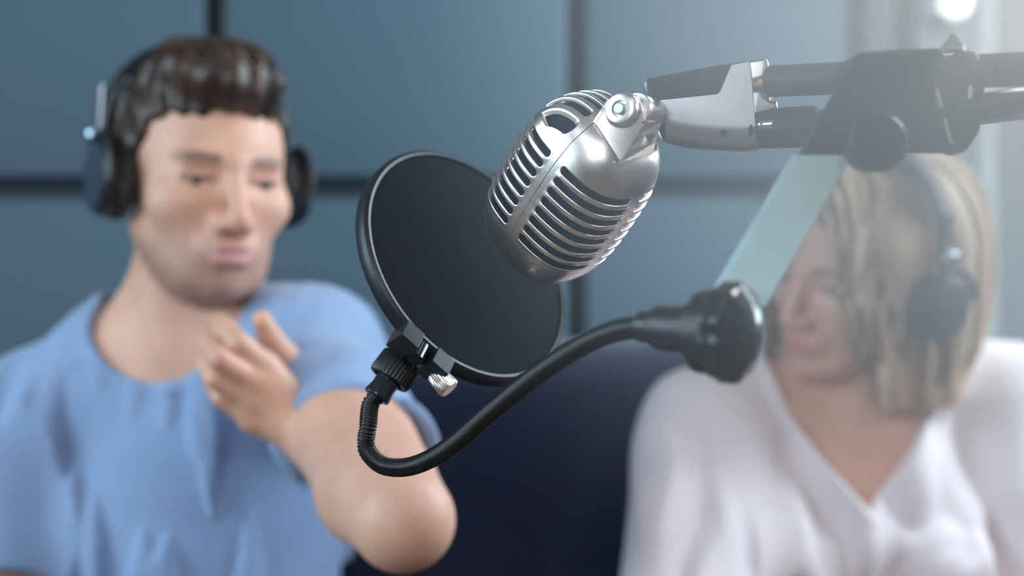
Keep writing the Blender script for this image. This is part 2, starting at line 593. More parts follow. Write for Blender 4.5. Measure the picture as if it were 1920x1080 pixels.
def head_sdf(p, fem=0.0):
    """p in head coordinates (m)."""
    q = p.copy()
    q[:, 0] = np.abs(q[:, 0])                   # symmetric
    d = ell(q, (0, -0.014, 0.034), (0.0765, 0.096, 0.086))
    d = smin(d, ell(q, (0, 0.030, -0.022), (0.062 - .004 * fem, 0.060, 0.086)), 0.03)
    d = smin(d, ell(q, (0, 0.037, -0.071), (0.044 - .005 * fem, 0.047, 0.040)), 0.025)
    d = smin(d, ell(q, (0, 0.075, -0.096), (0.021 - .003 * fem, 0.017, 0.017)), 0.022)
    d = smin(d, cap(q, (0.053 - .005 * fem, -0.004, -0.050), (0.028 - .003 * fem, 0.058, -0.089), 0.015), 0.022)
    d = smin(d, ell(q, (0.043, 0.058, -0.022), (0.024, 0.022, 0.02)), 0.022)                # cheekbone
    d = smin(d, cap(q, (0, 0.088, 0.019), (0.038, 0.075, 0.020), 0.0105 - .003 * fem), 0.014)  # brow
    d = smax(d, -ell(q, (0.0325, 0.098, 0.001), (0.020, 0.0185, 0.0115)), 0.012)            # socket
    d = smin(d, cap(q, (0.020, 0.0805, 0.0045), (0.045, 0.0735, 0.0045), 0.0056), 0.004)      # upper lid
    d = smin(d, cap(q, (0.020, 0.079, -0.0065), (0.044, 0.0725, -0.0065), 0.0042), 0.005)
    n = cap(q, (0, 0.089, 0.010), (0, 0.111 - .004 * fem, -0.030), 0.0075, 0.0095)
    n = smin(n, ell(q, (0, 0.110 - .004 * fem, -0.036), (0.0115, 0.0115, 0.0105)), 0.006)
    n = smin(n, ell(q, (0.0125, 0.098, -0.039), (0.0075, 0.012, 0.0085)), 0.005)
    d = smin(d, n, 0.009)
    d = smin(d, ell(q, (0, 0.081, -0.064), (0.028, 0.015, 0.018)), 0.012)                   # muzzle
    d = smin(d, chain(q, [(0, 0.0985, -0.0605), (0.011, 0.0965, -0.0605), (0.0235, 0.0865, -0.0655)], [0.0038, 0.0036, 0.002]), 0.005)
    d = smin(d, chain(q, [(0, 0.0975, -0.0725), (0.011, 0.095, -0.0725), (0.022, 0.0865, -0.0675)], [0.0048, 0.0044, 0.002]), 0.005)
    d = smax(d, -chain(q, [(0, 0.1045, -0.0663), (0.012, 0.1015, -0.0663), (0.024, 0.092, -0.0665)], [0.0018, 0.0018, 0.0016]), 0.002)
    ear = ell(q, (0.0765, -0.012, -0.004), (0.008, 0.019, 0.031))
    ear = smax(ear, -ell(q, (0.085, -0.006, 0.0), (0.006, 0.011, 0.02)), 0.004)
    d = smin(d, ear, 0.006)
    return d


def head_color(p, base, lips, stub, brows):
    c = np.tile(np.array(base, float), (len(p), 1))
    ax = np.abs(p[:, 0])
    m = np.exp(-((np.abs(p[:, 2] + 0.0665) / 0.0095) ** 4 + (ax / 0.0225) ** 4)) * (p[:, 1] > 0.075)
    c += m[:, None] * (np.array(lips) - c)
    # reddish nose tip, ears and cheeks
    m = np.exp(-(((p - np.array((0, .115, -.036))) ** 2).sum(1) / 0.018 ** 2)) * 0.35
    c *= 1 - m[:, None] * np.array((0.05, 0.35, 0.35))
    if stub:
        z, y = p[:, 2], p[:, 1]
        s = np.clip((-0.045 - z + 0.25 * (0.03 - y).clip(0, 1)) / 0.02, 0, 1) * np.clip((z + .15) / .02, 0, 1) * np.clip((y + .015) / .02, 0, 1)
        s *= 1 - np.exp(-((np.abs(z + 0.0665) / 0.011) ** 4 + (ax / 0.026) ** 4))
        s *= 1 - 0.4 * np.exp(-(((ax - .042) / .022) ** 2 + ((z + .05) / .022) ** 2))
        c *= 1 - (stub * s)[:, None] * np.array((0.9, 0.86, 0.8))
    if brows:
        m = np.exp(-(((p[:, 2] - 0.0225 + 0.12 * np.abs(ax - .035)) / 0.0048) ** 4)) * (p[:, 1] > .05) * np.clip((ax - .012) / .005, 0, 1) * np.clip((.055 - ax) / .008, 0, 1)
        c += (m * brows)[:, None] * (np.array((0.05, 0.03, 0.022)) - c)
    # lid line
    m = np.exp(-((p[:, 2] - 0.0015) / 0.003) ** 4) * (p[:, 1] > .06) * np.exp(-((ax - 0.0325) / 0.016) ** 4) * 0.6
    c *= 1 - m[:, None]
    return c.clip(0.01, 1)


def eyes(root, to_w, sc, look=(0.0, 0.0)):
    for s in (-1, 1):
        b = bpy.data.meshes.new('eyeball')
        bm = bmesh.new()
        bmesh.ops.create_uvsphere(bm, u_segments=24, v_segments=16, radius=0.0118 * sc)
        bm.to_mesh(b)
        bm.free()
        o = link('eyeball', b, M_EYE, None)
        o.location = to_w((s * 0.0325, 0.0695, 0.0))
        o.parent = root
        o.matrix_parent_inverse = root.matrix_world.inverted()
        d = (to_w((s * .0325 + look[0], .0815, look[1])) - to_w((s * 0.0325, 0.0695, 0.0))).normalized()
        MB().lathe(o.location + d * 0.0098 * sc, d, [(0, .0074 * sc), (.0012 * sc, .0070 * sc), (.0022 * sc, .004 * sc), (.0026 * sc, .0005)], 24).build('iris', M_IRIS, o if False else root)


def hand_sdf(P, J, k=0.006, fat=1.0):
    """J: dict with wrist and five chains of 4 joints."""
    d = None
    for nm in ('index', 'middle', 'ring', 'pinky'):
        r = {'index': (.0098, .0088, .0078, .0068), 'middle': (.0100, .0090, .008, .007), 'ring': (.0095, .0084, .0076, .0066), 'pinky': (.0086, .0074, .0066, .0058)}[nm]
        c = chain(P, J[nm], [x * fat for x in r], 0.002)
        d = c if d is None else np.minimum(d, c)
    pal = None
    for nm in ('index', 'middle', 'ring', 'pinky'):
        a = Vector(J[nm][0])
        w = Vector(J['wrist']) * 0.72 + a * 0.28
        c = cap(P, w, a, 0.0155 * fat, 0.0112 * fat)
        pal = c if pal is None else smin(pal, c, 0.012)
    pal = smin(pal, cap(P, J['wrist'], Vector(J['wrist']) * 0.7 + Vector(J['middle'][0]) * 0.3, 0.021 * fat, 0.019 * fat), 0.02)
    th = chain(P, J['thumb'], [.015 * fat, .0115 * fat, .0098 * fat, .0078 * fat], 0.004)
    th = smin(th, cap(P, J['wrist'], J['thumb'][0], .017 * fat, .015 * fat), .01)
    d = smin(d, pal, k)
    d = smin(d, th, 0.009)
    return d


def rest_hand(wr, dirv, side, n_up=(0, 0, 1), L=1.0):
    """a relaxed slightly curled hand: wrist, direction, side = +1 thumb towards +side vector."""
    dv = Vector(dirv).normalized()
    up = Vector(n_up)
    sd = dv.cross(up).normalized() * side
    up = sd.cross(dv).normalized() * side
    if up.z < 0:
        up = -up
    wr = Vector(wr)
    J = {'wrist': wr}
    for nm, o, l, ls in (('index', .024, .082, (.04, .024, .018)), ('middle', .004, .084, (.044, .027, .019)), ('ring', -.015, .079, (.040, .025, .018)), ('pinky', -.033, .072, (.031, .019, .016))):
        p = wr + dv * l * L + sd * o * L + up * 0.004
        c = [p]
        a = 0.3
        for q in ls:
            p = p + (dv * math.cos(a) - up * math.sin(a)) * q * L
            c.append(p)
            a += 0.4
        J[nm] = c
    t0 = wr + dv * .02 * L + sd * .022 * L - up * .006
    t1 = t0 + (dv * .7 + sd * .7) .normalized() * .035 * L - up * .004
    t2 = t1 + (dv * .9 + sd * .35).normalized() * .03 * L - up * .004
    J['thumb'] = [t0, t1, t2, t2 + (dv + sd * .05).normalized() * .024 * L - up * .003]
    return J


def tube_locks(name, locks, m, parent, seed=0, n=6):
    """locks: (points, radii, colour, flat)"""
    V, Fc, C = [], [], []
    mb = MB()
    cols = []
    for (pts, rad, colr, flat, up) in locks:
        s = len(mb.v)
        mb.tube(pts, rad, n, True, flat, up)
        cols += [colr] * (len(mb.v) - s)
    o = mb.build(name, m, parent, auto=0)
    a = o.data.attributes.new('tint', 'FLOAT_COLOR', 'POINT')
    a.data.foreach_set('color', np.array([(*c, 1) for c in cols], f32).ravel())
    return o


def headphones(name, label, to_w, sc, A, capm, w=0.088, cup_z=-0.004, band_y=-0.012, band_h=0.142):
    root = empty(name, to_w((0, 0, 0.14)), label, 'headphones')
    lat, fw, up = [Vector(a) for a in A]
    # headband: an arc over the crown
    for nm, r0, r1, th, mt in (('headband', 0, 1, 0.0045, M_HPB), ('headband_pad', .22, .78, 0.0065, M_HPB)):
        pts = []
        for i in range(41):
            t = r0 + (r1 - r0) * i / 40
            a = math.pi * t
            off = 0.0 if nm == 'headband' else -0.006
            x = (w + 0.004 + off) * math.cos(a)
            z = 0.030 + (band_h - 0.030 + off) * abs(math.sin(a)) ** 0.8
            pts.append(to_w((x, band_y, z)))
        MB().tube(pts, 0.0135 * sc, 12, True, th / 0.0135, up=[*(lat if r0 == 0 else lat)]).build(nm, mt, root)
    for s in (-1, 1):
        ax = lat * s
        c0 = to_w((s * (w - 0.008), -0.008, cup_z))
        MB().lathe(c0 - ax * 0.008 * sc, ax, [(q * sc, r * sc) for q, r in ((0, .024), (0.001, .034), (.006, .040), (.014, .0405), (.018, .036))], 40).build('ear_cushion', M_RUBBER, root)
        cup = MB().lathe(c0 + ax * 0.009 * sc, ax, [(q * sc, r * sc) for q, r in ((0, .036), (.003, .038), (.009, .038), (.014, .035), (.016, .032))], 40).build('ear_cup', M_HPB, root)
        MB().lathe(c0 + ax * 0.024 * sc, ax, [(q * sc, r * sc) for q, r in ((0, .033), (.003, .0325), (.0045, .029), (.005, .004))], 40).build('cup_cap', capm, cup)
        # metal slider and yoke
        MB().tube([to_w((s * (w + .0075), band_y, z)) for z in (0.085, 0.065, 0.045, 0.03)], 0.0085 * sc, 10, True, 0.35, up=lat).build('slider', M_HPS, root)
        y = []
        for i in range(13):
            a = math.pi * (0.0 + i / 12)
            y.append(to_w((s * (w + .012), -0.008 + .0425 * math.cos(a), cup_z + .0425 * math.sin(a))))
        MB().tube(y, 0.004 * sc, 8).build('yoke', M_HPB, root)
        MB().lathe(to_w((s * (w + .002), band_y, .036)), ax, [(q * sc, r * sc) for q, r in ((0, .009), (.014, .009), (.017, .006))], 20).build('hinge', M_HPS, root)
    return root


# ---------------------------------------------------------------- the man
MAN_C = W(382, 338, 1.40)
mto, mtw, MA = frame(MAN_C, math.radians(30), math.radians(5), math.radians(-2))
man = empty('person', (-0.33, 1.45, 0.0), 'man in a light blue t-shirt and headphones, one hand raised to his chest', 'person')
nb = Vector((-0.335, 1.435, 1.0))
JR = Vector((-0.505, 1.44, 0.897))
JL = Vector((-0.192, 1.39, 0.980))
EL = W(755, 975, 1.05)
WR = W(598, 816, 1.235)
ER = Vector((-0.515, 1.36, 0.665))
WRr = Vector((-0.40, 1.14, 0.60))
hips = Vector((-0.335, 1.50, 0.55))
H = dict(wrist=WR,
         index=[W(497, 687, 1.210), W(447, 642, 1.190), W(426, 618, 1.203), W(412, 603, 1.221)],
         middle=[W(482, 718, 1.205), W(411, 672, 1.180), W(394, 648, 1.197), W(389, 630, 1.217)],
         ring=[W(474, 752, 1.208), W(402, 708, 1.190), W(386, 680, 1.210), W(392, 664, 1.230)],
         pinky=[W(474, 786, 1.217), W(414, 745, 1.205), W(399, 720, 1.220), W(402, 704, 1.237)],
         thumb=[W(585, 752, 1.250), W(548, 684, 1.257), W(507, 634, 1.250), W(491, 600, 1.240)])
Hr = rest_hand(WRr, (0.25, -0.9, -0.12), -1)


def man_arms(P, off=0.0):
    d = chain(P, [JR, JR * .5 + ER * .5, ER], [.056 + off, .048 + off, .040 + off], .02)
    e = chain(P, [JL, JL * .5 + EL * .5, EL], [.054 + off, .048 + off, .037 + off], .02)
    return np.minimum(d, e)


def man_torso(P, off=0.0):
    d = ell(P, (-0.328, 1.465, 0.83), (.148 + off, .112 + off, .20 + off))
    d = smin(d, ell(P, (-0.315, 1.475, 0.62), (.128 + off, .108 + off, .20 + off)), .08)
    d = smin(d, ell(P, (-0.335, 1.50, 0.52), (.165 + off, .12 + off, .10 + off)), .06)
    d = smin(d, cap(P, (-0.41, 1.45, .955), JR, .055 + off, .055 + off), .05)
    d = smin(d, cap(P, (-0.26, 1.43, .965), JL, .055 + off, .054 + off), .05)
    d = smin(d, cap(P, (-0.335, 1.45, 1.01), JR, .050 + off, .045 + off), .04)
    d = smin(d, cap(P, (-0.335, 1.45, 1.01), JL, .050 + off, .045 + off), .04)
    return d


def man_skin(P):
    d = man_torso(P)
    d = smin(d, man_arms(P), .03)
    fo = chain(P, [EL, EL * .68 + WR * .32, WR], [.035, .041, .026], .02)
    d = smin(d, fo, .012)
    fo = chain(P, [ER, ER * .68 + WRr * .32, WRr], [.038, .041, .024], .02)
    d = smin(d, fo, .02)
    top = mtw((0, -0.028, -0.055))
    neck = cap(P, top, (-0.335, 1.452, 0.99), .053, .060)
    neck = smin(neck, cap(P, mtw((.045, -.01, -.075)), (-0.345, 1.40, .965), .009, .011), .02)
    neck = smin(neck, cap(P, mtw((-.045, -.01, -.075)), (-0.33, 1.40, .965), .009, .011), .02)
    d = smin(d, neck, .035)
    near = P[:, 2] > 0.93
    h = np.full(len(P), 1.0, f32)
    if near.any():
        h[near] = head_sdf(mto(P[near]))
    d = np.where(h < .06, smin(d, h, .018), np.minimum(d, h))
    # left hand
    c = np.array(H['middle'][0], f32)
    n2 = ((P - c) ** 2).sum(1) < .2 ** 2
    if n2.any():
        hd = np.full(len(P), 1.0, f32)
        hd[n2] = hand_sdf(P[n2], H, fat=1.12)
        wm = smin(d, hd, .012)
        # fingers in front of the neck stay separate from it
        d = np.where(np.sqrt(((P - np.array(WR, f32)) ** 2).sum(1)) < 0.045, wm, np.minimum(d, hd))
    c = np.array(Hr['middle'][0], f32)
    n2 = ((P - c) ** 2).sum(1) < .2 ** 2
    if n2.any():
        hd = np.full(len(P), 1.0, f32)
        hd[n2] = hand_sdf(P[n2], Hr)
        d = smin(d, hd, .01)
    return d


def man_col(P):
    p = mto(P)
    base = np.array((0.74, 0.42, 0.305))
    c = np.tile(base, (len(P), 1))
    hd = (head_sdf(p) < .01) & (p[:, 2] > -.15)
    c[hd] = head_color(p[hd], base, (0.60, 0.29, 0.28), 0.45, 0.7)
    r = c * (1 + 0.05 * wob(P, 3, (60, 60, 60)))[:, None]
    return r.clip(0, 1)


sdf_obj('body', man_skin, (-0.63, 0.97, 0.44), (-0.0, 1.64, 1.34), 0.0028, M_SKIN, man, man_col)
eyes(man, mtw, 1.0, (0.003, -0.002))


def folds(P, seed, amp, freq):
    w1 = wob(P, seed, freq, 4)
    return amp * (1 - np.abs(w1)) * 1.4 + amp * 0.5 * wob(P, seed + 9, tuple(2.2 * x for x in freq), 4)


def man_shirt(P):
    d = man_torso(P, .011)
    s1 = chain(P, [JR, JR * .45 + ER * .55, JR * .2 + ER * .8], [.064, .064, .064], .02)
    s2 = chain(P, [JL, JL * .6 + EL * .4, JL * .25 + EL * .75], [.061, .057, .054], .02)
    # sleeve ends
    t = Vector(ER - JR).normalized()
    q = JR * .47 + ER * .53
    c1 = (P - np.array(q, f32)) @ np.array(t + Vector((.05, 0, -.05)), f32)
    s1 = smax(s1, c1, .004)
    s1 = smax(s1, -smax(cap(P, JR, ER, .0605, .0605), -(c1 + .03), .004), .003)
    t = Vector(EL - JL).normalized()
    q = JL * .46 + EL * .54
    c2 = (P - np.array(q, f32)) @ np.array(t + Vector((-.45, 0, -.40)), f32)
    s2 = smax(s2, c2, .004)
    s2 = smax(s2, -smax(cap(P, JL, EL, .0515, .0515), -(c2 + .03), .004), .003)
    d = smin(d, s1, .035)
    d = smin(d, s2, .035)
    wgt = np.clip((1.0 - P[:, 2]) / .12, .15, 1)
    d = d + np.clip((folds(P, 21, .030, (30, 12, 9)) - .018) * wgt, -.010, .02)
    aR = smax(chain(P, [JR, JR * .5 + ER * .5, ER], [.060, .053, .046], .02), c1, .003)
    aL = smax(chain(P, [JL, JL * .5 + EL * .5, EL], [.058, .052, .043], .02), c2, .003)
    d = np.minimum(d, smin(smin(man_torso(P, .0035), aR, .03), aL, .03))
    # neck opening
    ho = ell(P, (-0.335, 1.395, 1.03), (.082, .085, .075))
    ho = np.minimum(ho, cap(P, (-0.335, 1.45, .99), (-0.335, 1.44, 1.2), .078, .085))
    # raised collar rib
    rib = np.abs(ho - .006) - .008
    d = smin(d, smax(d - .0022, rib, .002), .002)
    d = smax(d, -ho, .003)
    return smax(d, .42 - P[:, 2], .01)


sdf_obj('shirt', man_shirt, (-0.66, 1.05, 0.41), (-0.03, 1.66, 1.10), 0.004, M_BLUESHIRT, man)


def trousers(cx, hy, kn):
    def f(P):
        d = ell(P, (cx, hy, .52), (.175, .135, .10))
        for s in (-1, 1):
            k = Vector((cx + s * kn, 1.08, .52))
            d = smin(d, cap(P, (cx + s * .09, hy - .02, .53), k, .088, .066), .03)
            d = smin(d, cap(P, k, (cx + s * kn * 1.0, 1.03, .10), .064, .055), .02)
        d = d + folds(P, 33, .004, (20, 14, 20)) - .003
        d = smax(d, P[:, 2] - .60, .01)
        return smax(d, .085 - P[:, 2], .004)
    return f


def shoes(root, cx, kn):
    for s in (-1, 1):
        x = cx + s * kn

        def f(P):
            d = ell(P, (x, .98, .035), (.043, .13, .042))
            d = smin(d, cap(P, (x, 1.03, .04), (x, 1.035, .12), .042, .040), .03)
            d = smin(d, ell(P, (x, .90, .03), (.044, .06, .034)), .02)
            return smax(d, .002 - P[:, 2], .004)
        sdf_obj('shoe', f, (x - .07, .80, -.01), (x + .07, 1.12, .18), .006, M_SHOE, root)


sdf_obj('trousers', trousers(-0.335, 1.50, .13), (-.60, .93, .06), (-.06, 1.68, .66), .008, M_JEANS, man)
shoes(man, -0.335, .13)


# hair of the man: short sides, longer top swept to his left and back
def man_hair_cap(P):
    p = mto(P)
    q = p.copy()
    q[:, 0] = np.abs(q[:, 0])
    d = ell(p, (0, -0.024, 0.040), (0.087, 0.106, 0.091))
    top = ell(p, (-0.002, 0.018, 0.098), (0.061, 0.076, 0.038))
    top = smin(top, ell(p, (0.004, 0.070, 0.094), (0.045, 0.028, 0.026)), .02)
    d = smin(d, top, .018)
    # hairline: cut away below the forehead and in front of the temples
    cut = ell(q, (0, 0.100, 0.010), (0.062, 0.062, 0.060))
    cut = np.minimum(cut, ell(q, (0.058, 0.070, 0.0), (0.036, 0.055, 0.062)))
    d = smax(d, -cut, .008)
    low = (-0.055 + .35 * np.clip(q[:, 1] + .05, 0, .1)) - p[:, 2]
    d = smax(d, low, .008)
    back = smin(d, cap(p, (0, -.085, -.02), (0, -.07, -.07), .03, .02), .02)
    d = np.where(p[:, 1] < -.03, back, d)
    g = np.sin(p[:, 0] * 300 + 60 * p[:, 1] + 6 * wob(p, 8, (20, 20, 20)))
    return d + .0018 * g + .0022 * wob(p, 12, (60, 25, 60))


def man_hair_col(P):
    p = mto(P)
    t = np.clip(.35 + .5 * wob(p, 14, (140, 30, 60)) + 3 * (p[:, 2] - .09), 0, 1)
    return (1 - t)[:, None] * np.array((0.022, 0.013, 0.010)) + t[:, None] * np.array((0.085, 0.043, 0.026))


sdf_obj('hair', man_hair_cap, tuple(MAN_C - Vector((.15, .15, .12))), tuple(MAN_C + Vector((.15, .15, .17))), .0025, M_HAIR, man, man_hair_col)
rnd = random.Random(4)
raw = []
for i in range(120):
    x = rnd.uniform(-.058, .050)
    y0 = rnd.uniform(-.05, .055)
    L = rnd.uniform(.05, .075)
    sw = rnd.uniform(.1, .45)
    raw.append([(x + sw * L * t, min(y0 + L * t, .096), .5) for t in (0, .25, .5, .75, 1.0)])
top = np.array(raw, f32).reshape(-1, 3)
wp = np.array([mtw(q) for q in top[:, :3] * np.array((1, 1, 0), f32)], f32)
upv = MA[2]
z = np.full(len(top), .17, f32)
for _ in range(60):
    z = z - np.clip(man_hair_cap(wp + upv * z[:, None]), -.004, .004) * .8
z = np.clip(z, .05, .16).reshape(-1, 5)
locks = []
for i, ln5 in enumerate(raw):
    if z[i].min() < .088:
        continue
    pts = [(q[0], q[1], float(z[i][j]) + (-.002, .0015, .002, .001, -.003)[j]) for j, q in enumerate(ln5)]
    pw5 = catmull([mtw(q) for q in pts], 3)
    r = rnd.uniform(.0022, .0036)
    t = rnd.random() ** 1.5
    col = tuple((1 - t) * a + t * b for a, b in zip((0.022, 0.013, 0.010), (0.12, 0.065, 0.04)))
    nn = len(pw5)
    locks.append((pw5, [r * (.4 + .6 * math.sin(math.pi * (j + .5) / nn)) for j in range(nn)], col, .5, None))
tag(tube_locks('fringe_locks', locks, M_HAIR, man), kind='stuff')
headphones('headphones', 'black headphones with blue-grey caps worn by the man', mtw, 1.0, MA, M_HPC, w=.087, band_h=.134, band_y=-.045)

# ---------------------------------------------------------------- the woman
WS = 0.95
WC = W(1606, 500, 1.50)
wto, wtw, WA = frame(WC, math.radians(-55), math.radians(13), math.radians(-15), WS)
woman = empty('person', (0.37, 1.58, 0.0), 'blond woman in a white t-shirt and headphones, head turned aside', 'person')
wJR = Vector((0.205, 1.53, 0.900))
wJL = Vector((0.545, 1.57, 0.925))
wER = Vector((0.150, 1.38, 0.665))
wEL = Vector((0.600, 1.42, 0.675))
wWR = Vector((0.27, 1.22, 0.61))
wWL = Vector((0.48, 1.24, 0.61))
wHr = rest_hand(wWR, (0.15, -0.9, -0.1), -1, L=.92)
wHl = rest_hand(wWL, (-0.15, -0.9, -0.1), 1, L=.92)


def w_torso(P, off=0.0):
    d = ell(P, (0.375, 1.575, 0.80), (.138 + off, .098 + off, .19 + off))
    for s in (-1, 1):
        d = smin(d, ell(P, (0.375 + s * .068, 1.495, 0.755), (.062 + off, .055 + off, .06 + off)), .03)
    d = smin(d, ell(P, (0.375, 1.58, 0.60), (.122 + off, .092 + off, .20 + off)), .07)
    d = smin(d, ell(P, (0.375, 1.58, 0.51), (.165 + off, .12 + off, .10 + off)), .06)
    d = smin(d, cap(P, (0.37, 1.57, .955), wJR, .043 + off, .044 + off), .04)
    d = smin(d, cap(P, (0.37, 1.57, .955), wJL, .043 + off, .044 + off), .04)
    return d


def w_skin(P):
    d = w_torso(P)
    d = smin(d, chain(P, [wJR, wJR * .5 + wER * .5, wER], [.046, .040, .033], .02), .03)
    d = smin(d, chain(P, [wJL, wJL * .5 + wEL * .5, wEL], [.046, .040, .033], .02), .03)
    d = smin(d, chain(P, [wER, wER * .7 + wWR * .3, wWR], [.033, .034, .020], .02), .02)
    d = smin(d, chain(P, [wEL, wEL * .7 + wWL * .3, wWL], [.033, .034, .020], .02), .02)
    for J in (wHr, wHl):
        n2 = ((P - np.array(J['middle'][0], f32)) ** 2).sum(1) < .2 ** 2
        if n2.any():
            hd = np.full(len(P), 1.0, f32)
            hd[n2] = hand_sdf(P[n2], J, fat=.88)
            d = smin(d, hd, .01)
    neck = cap(P, wtw((0, -0.03, -0.055)), (0.372, 1.575, 0.94), .045, .050)
    neck = smin(neck, cap(P, wtw((.045, -.01, -.075)), (0.355, 1.515, .905), .008, .010), .02)
    neck = smin(neck, cap(P, (0.355, 1.505, .895), (0.27, 1.51, .925), .008, .008), .02)
    neck = smin(neck, cap(P, (0.375, 1.505, .895), (0.47, 1.52, .935), .008, .008), .02)
    d = smin(d, neck, .03)
    near = P[:, 2] > 0.90
    h = np.full(len(P), 1.0, f32)
    if near.any():
        h[near] = head_sdf(wto(P[near]), 1.0) * WS
    return np.where(h < .06, smin(d, h, .016), np.minimum(d, h))


def w_col(P):
    p = wto(P)
    base = np.array((0.66, 0.37, 0.28))
    c = np.tile(base, (len(P), 1))
    hd = (head_sdf(p) < .01) & (p[:, 2] > -.15)
    c[hd] = head_color(p[hd], base, (0.52, 0.17, 0.17), 0, 0.6)
    return (c * (1 + 0.05 * wob(P, 5, (60, 60, 60)))[:, None]).clip(0, 1)


sdf_obj('body', w_skin, (0.07, 1.03, 0.42), (0.70, 1.72, 1.26), 0.003, M_SKIN, woman, w_col)
eyes(woman, wtw, WS, (0, -.004))


def w_shirt(P):
    d = w_torso(P, .012)
    d = smin(d, ell(P, (0.375, 1.53, 0.72), (.15, .085, .16)), .05)
    for J, E, s in ((wJR, wER, -1), (wJL, wEL, 1)):
        end = J * .20 + E * .80
        sl = chain(P, [J, J * .5 + E * .5, E], [.056, .066, .075], .02)
        t = Vector(E - J).normalized()
        c = (P - np.array(end, f32)) @ np.array(t + Vector((-.25 * s, 0, 0)), f32)
        sl = smax(sl, c, .003)
        sl = smax(sl, -smax(cap(P, J, E, .047, .066), -(c + .012), .004), .003)
        d = smin(d, sl, .05)
    wgt = np.clip((.95 - P[:, 2]) / .12, .1, 1)
    d = d + np.clip((folds(P, 51, .019, (30, 9, 8)) - .011) * wgt, -.009, .02)
    for J, E in ((wJR, wER), (wJL, wEL)):
        m = smax(chain(P, [J, J * .5 + E * .5, E], [.052, .048, .044], .02), (P - np.array(J * .22 + E * .78, f32)) @ np.array((E - J).normalized(), f32), .003)
        d = np.minimum(d, m)
    d = np.minimum(d, w_torso(P, .0035))
    # deep scoop neck, V-like, wider at the top
    x = (P[:, 0] - .372)
    z = P[:, 2]
    # half width of the opening grows with height
    hw = np.interp(z, [.80, .835, .87, .92, .97, 1.1], [-.02, .012, .042, .075, .092, .10])
    v = np.abs(x + .006) - hw
    v = smax(v * .85, P[:, 1] - 1.575, .02)
    v2 = cap(P, (0.372, 1.575, .96), (0.372, 1.57, 1.2), .070, .080)
    v = smin(v, v2, .02)
    rib = np.abs(v - .005) - .006
    d = smin(d, smax(d - .002, rib, .002), .002)
    d = smax(d, -v, .003)
    return smax(d, .42 - z, .01)


sdf_obj('shirt', w_shirt, (0.03, 1.30, 0.41), (0.74, 1.74, 1.02), 0.004, M_WHITESHIRT, woman)
sdf_obj('trousers', trousers(0.375, 1.58, .10), (.10, .93, .06), (.64, 1.75, .66), .008, M_JEANS, woman)
shoes(woman, 0.375, .10)


def w_hair(P):
    p = wto(P)
    q = p.copy()
    q[:, 0] = np.abs(q[:, 0])
    d = ell(p, (0, -0.032, 0.040), (0.092, 0.118, 0.097))
    # the bob: an elliptic curtain round the back and sides
    e = np.sqrt((p[:, 0] / .104) ** 2 + ((p[:, 1] + .042) / .126) ** 2)
    cur = (e - 1) * .095
    cur = smax(cur, p[:, 2] - .05, .02)
    cur = smax(cur, -.150 - .10 * p[:, 1] - p[:, 2], .012)
    d = smin(d, cur, .03)
    # inside of the curtain is open for face and neck
    ino = np.sqrt((p[:, 0] / .068) ** 2 + ((p[:, 1] - .012) / .100) ** 2)
    ino = (ino - 1) * .066
    ino = smax(ino, p[:, 2] - .015, .02)
    face = ell(q, (0, .098, -.03), (.066, .062, .105))
    d = smax(d, -smin(ino, face, .015), .006)
    fr = p[:, 1] - .052 - .15 * (p[:, 2] - .0)
    d = smax(d, np.where(p[:, 2] < .03, fr, -1), .01)
    g = np.sin(p[:, 0] * 260 + 120 * p[:, 1] + 5 * wob(p, 8, (20, 20, 12)))
    return (d + .002 * g + .003 * wob(p, 13, (50, 50, 12))) * WS


def blond(t):
    t = np.clip(t, 0, 1)
    a, b, c = np.array((0.13, 0.075, 0.045)), np.array((0.46, 0.30, 0.19)), np.array((0.88, 0.73, 0.57))
    t = np.asarray(t)[..., None]
    return np.where(t < .5, a + (b - a) * t * 2, b + (c - b) * (t - .5) * 2)


def w_hair_col(P):
    p = wto(P)
    return blond(.5 + .35 * wob(p, 15, (90, 90, 10)) - 1.6 * (p[:, 1]) )


sdf_obj('hair', w_hair, tuple(WC - Vector((.17, .17, .22))), tuple(WC + Vector((.17, .17, .16))), .0028, M_HAIR, woman, w_hair_col)
rnd = random.Random(7)
locks = []


def lock(pts, r, t):
    pw = catmull([wtw(q) for q in pts], 5)
    n = len(pw)
    rr = [r * min(1, .35 + 3 * i / n) * (1 if i < n * .7 else max(.12, (n - i) / (n * .3))) for i in range(n)]
    locks.append((pw, rr, tuple(blond(t)), .45, None))


# the fringe: from the parting on her right side sweeping across brow and temple
for i in range(120):
    u = rnd.random()
    v = rnd.random()
    x0 = -.02 + .03 * rnd.random()
    y0 = .0 + .075 * u
    z0 = .130 - .30 * max(0, y0 - .02)
    xe = .074 - .030 * u * v + rnd.uniform(-.004, .004)
    ye = .030 + .050 * u + rnd.uniform(-.004, .004)
    ze = -.050 - .045 * (1 - u) + .03 * v
    mid1 = (x0 + .030, y0 + .014, z0 - .010)
    mid2 = (.068 - .018 * u, .026 + .066 * u, .060)
    mid3 = (.080 - .024 * u, .034 + .062 * u, .004)
    lock([(x0, y0, z0), mid1, mid2, mid3, (xe, ye, ze)], rnd.uniform(.0035, .006), rnd.choice((.0, .15, .35, .6, .95)))
for i in range(45):                       # over her right brow
    u = rnd.random()
    lock([(-.005, .03 + .04 * u, .122), (-.022 - .01 * u, .085, .098), (-.034 - .014 * u, .106 - .008 * u, .055), (-.046 - .016 * u, .103 - .018 * u, .01), (-.060 - .01 * u, .088 - .02 * u, -.03)],
         rnd.uniform(.0035, .0055), rnd.choice((.05, .2, .5, .8)))
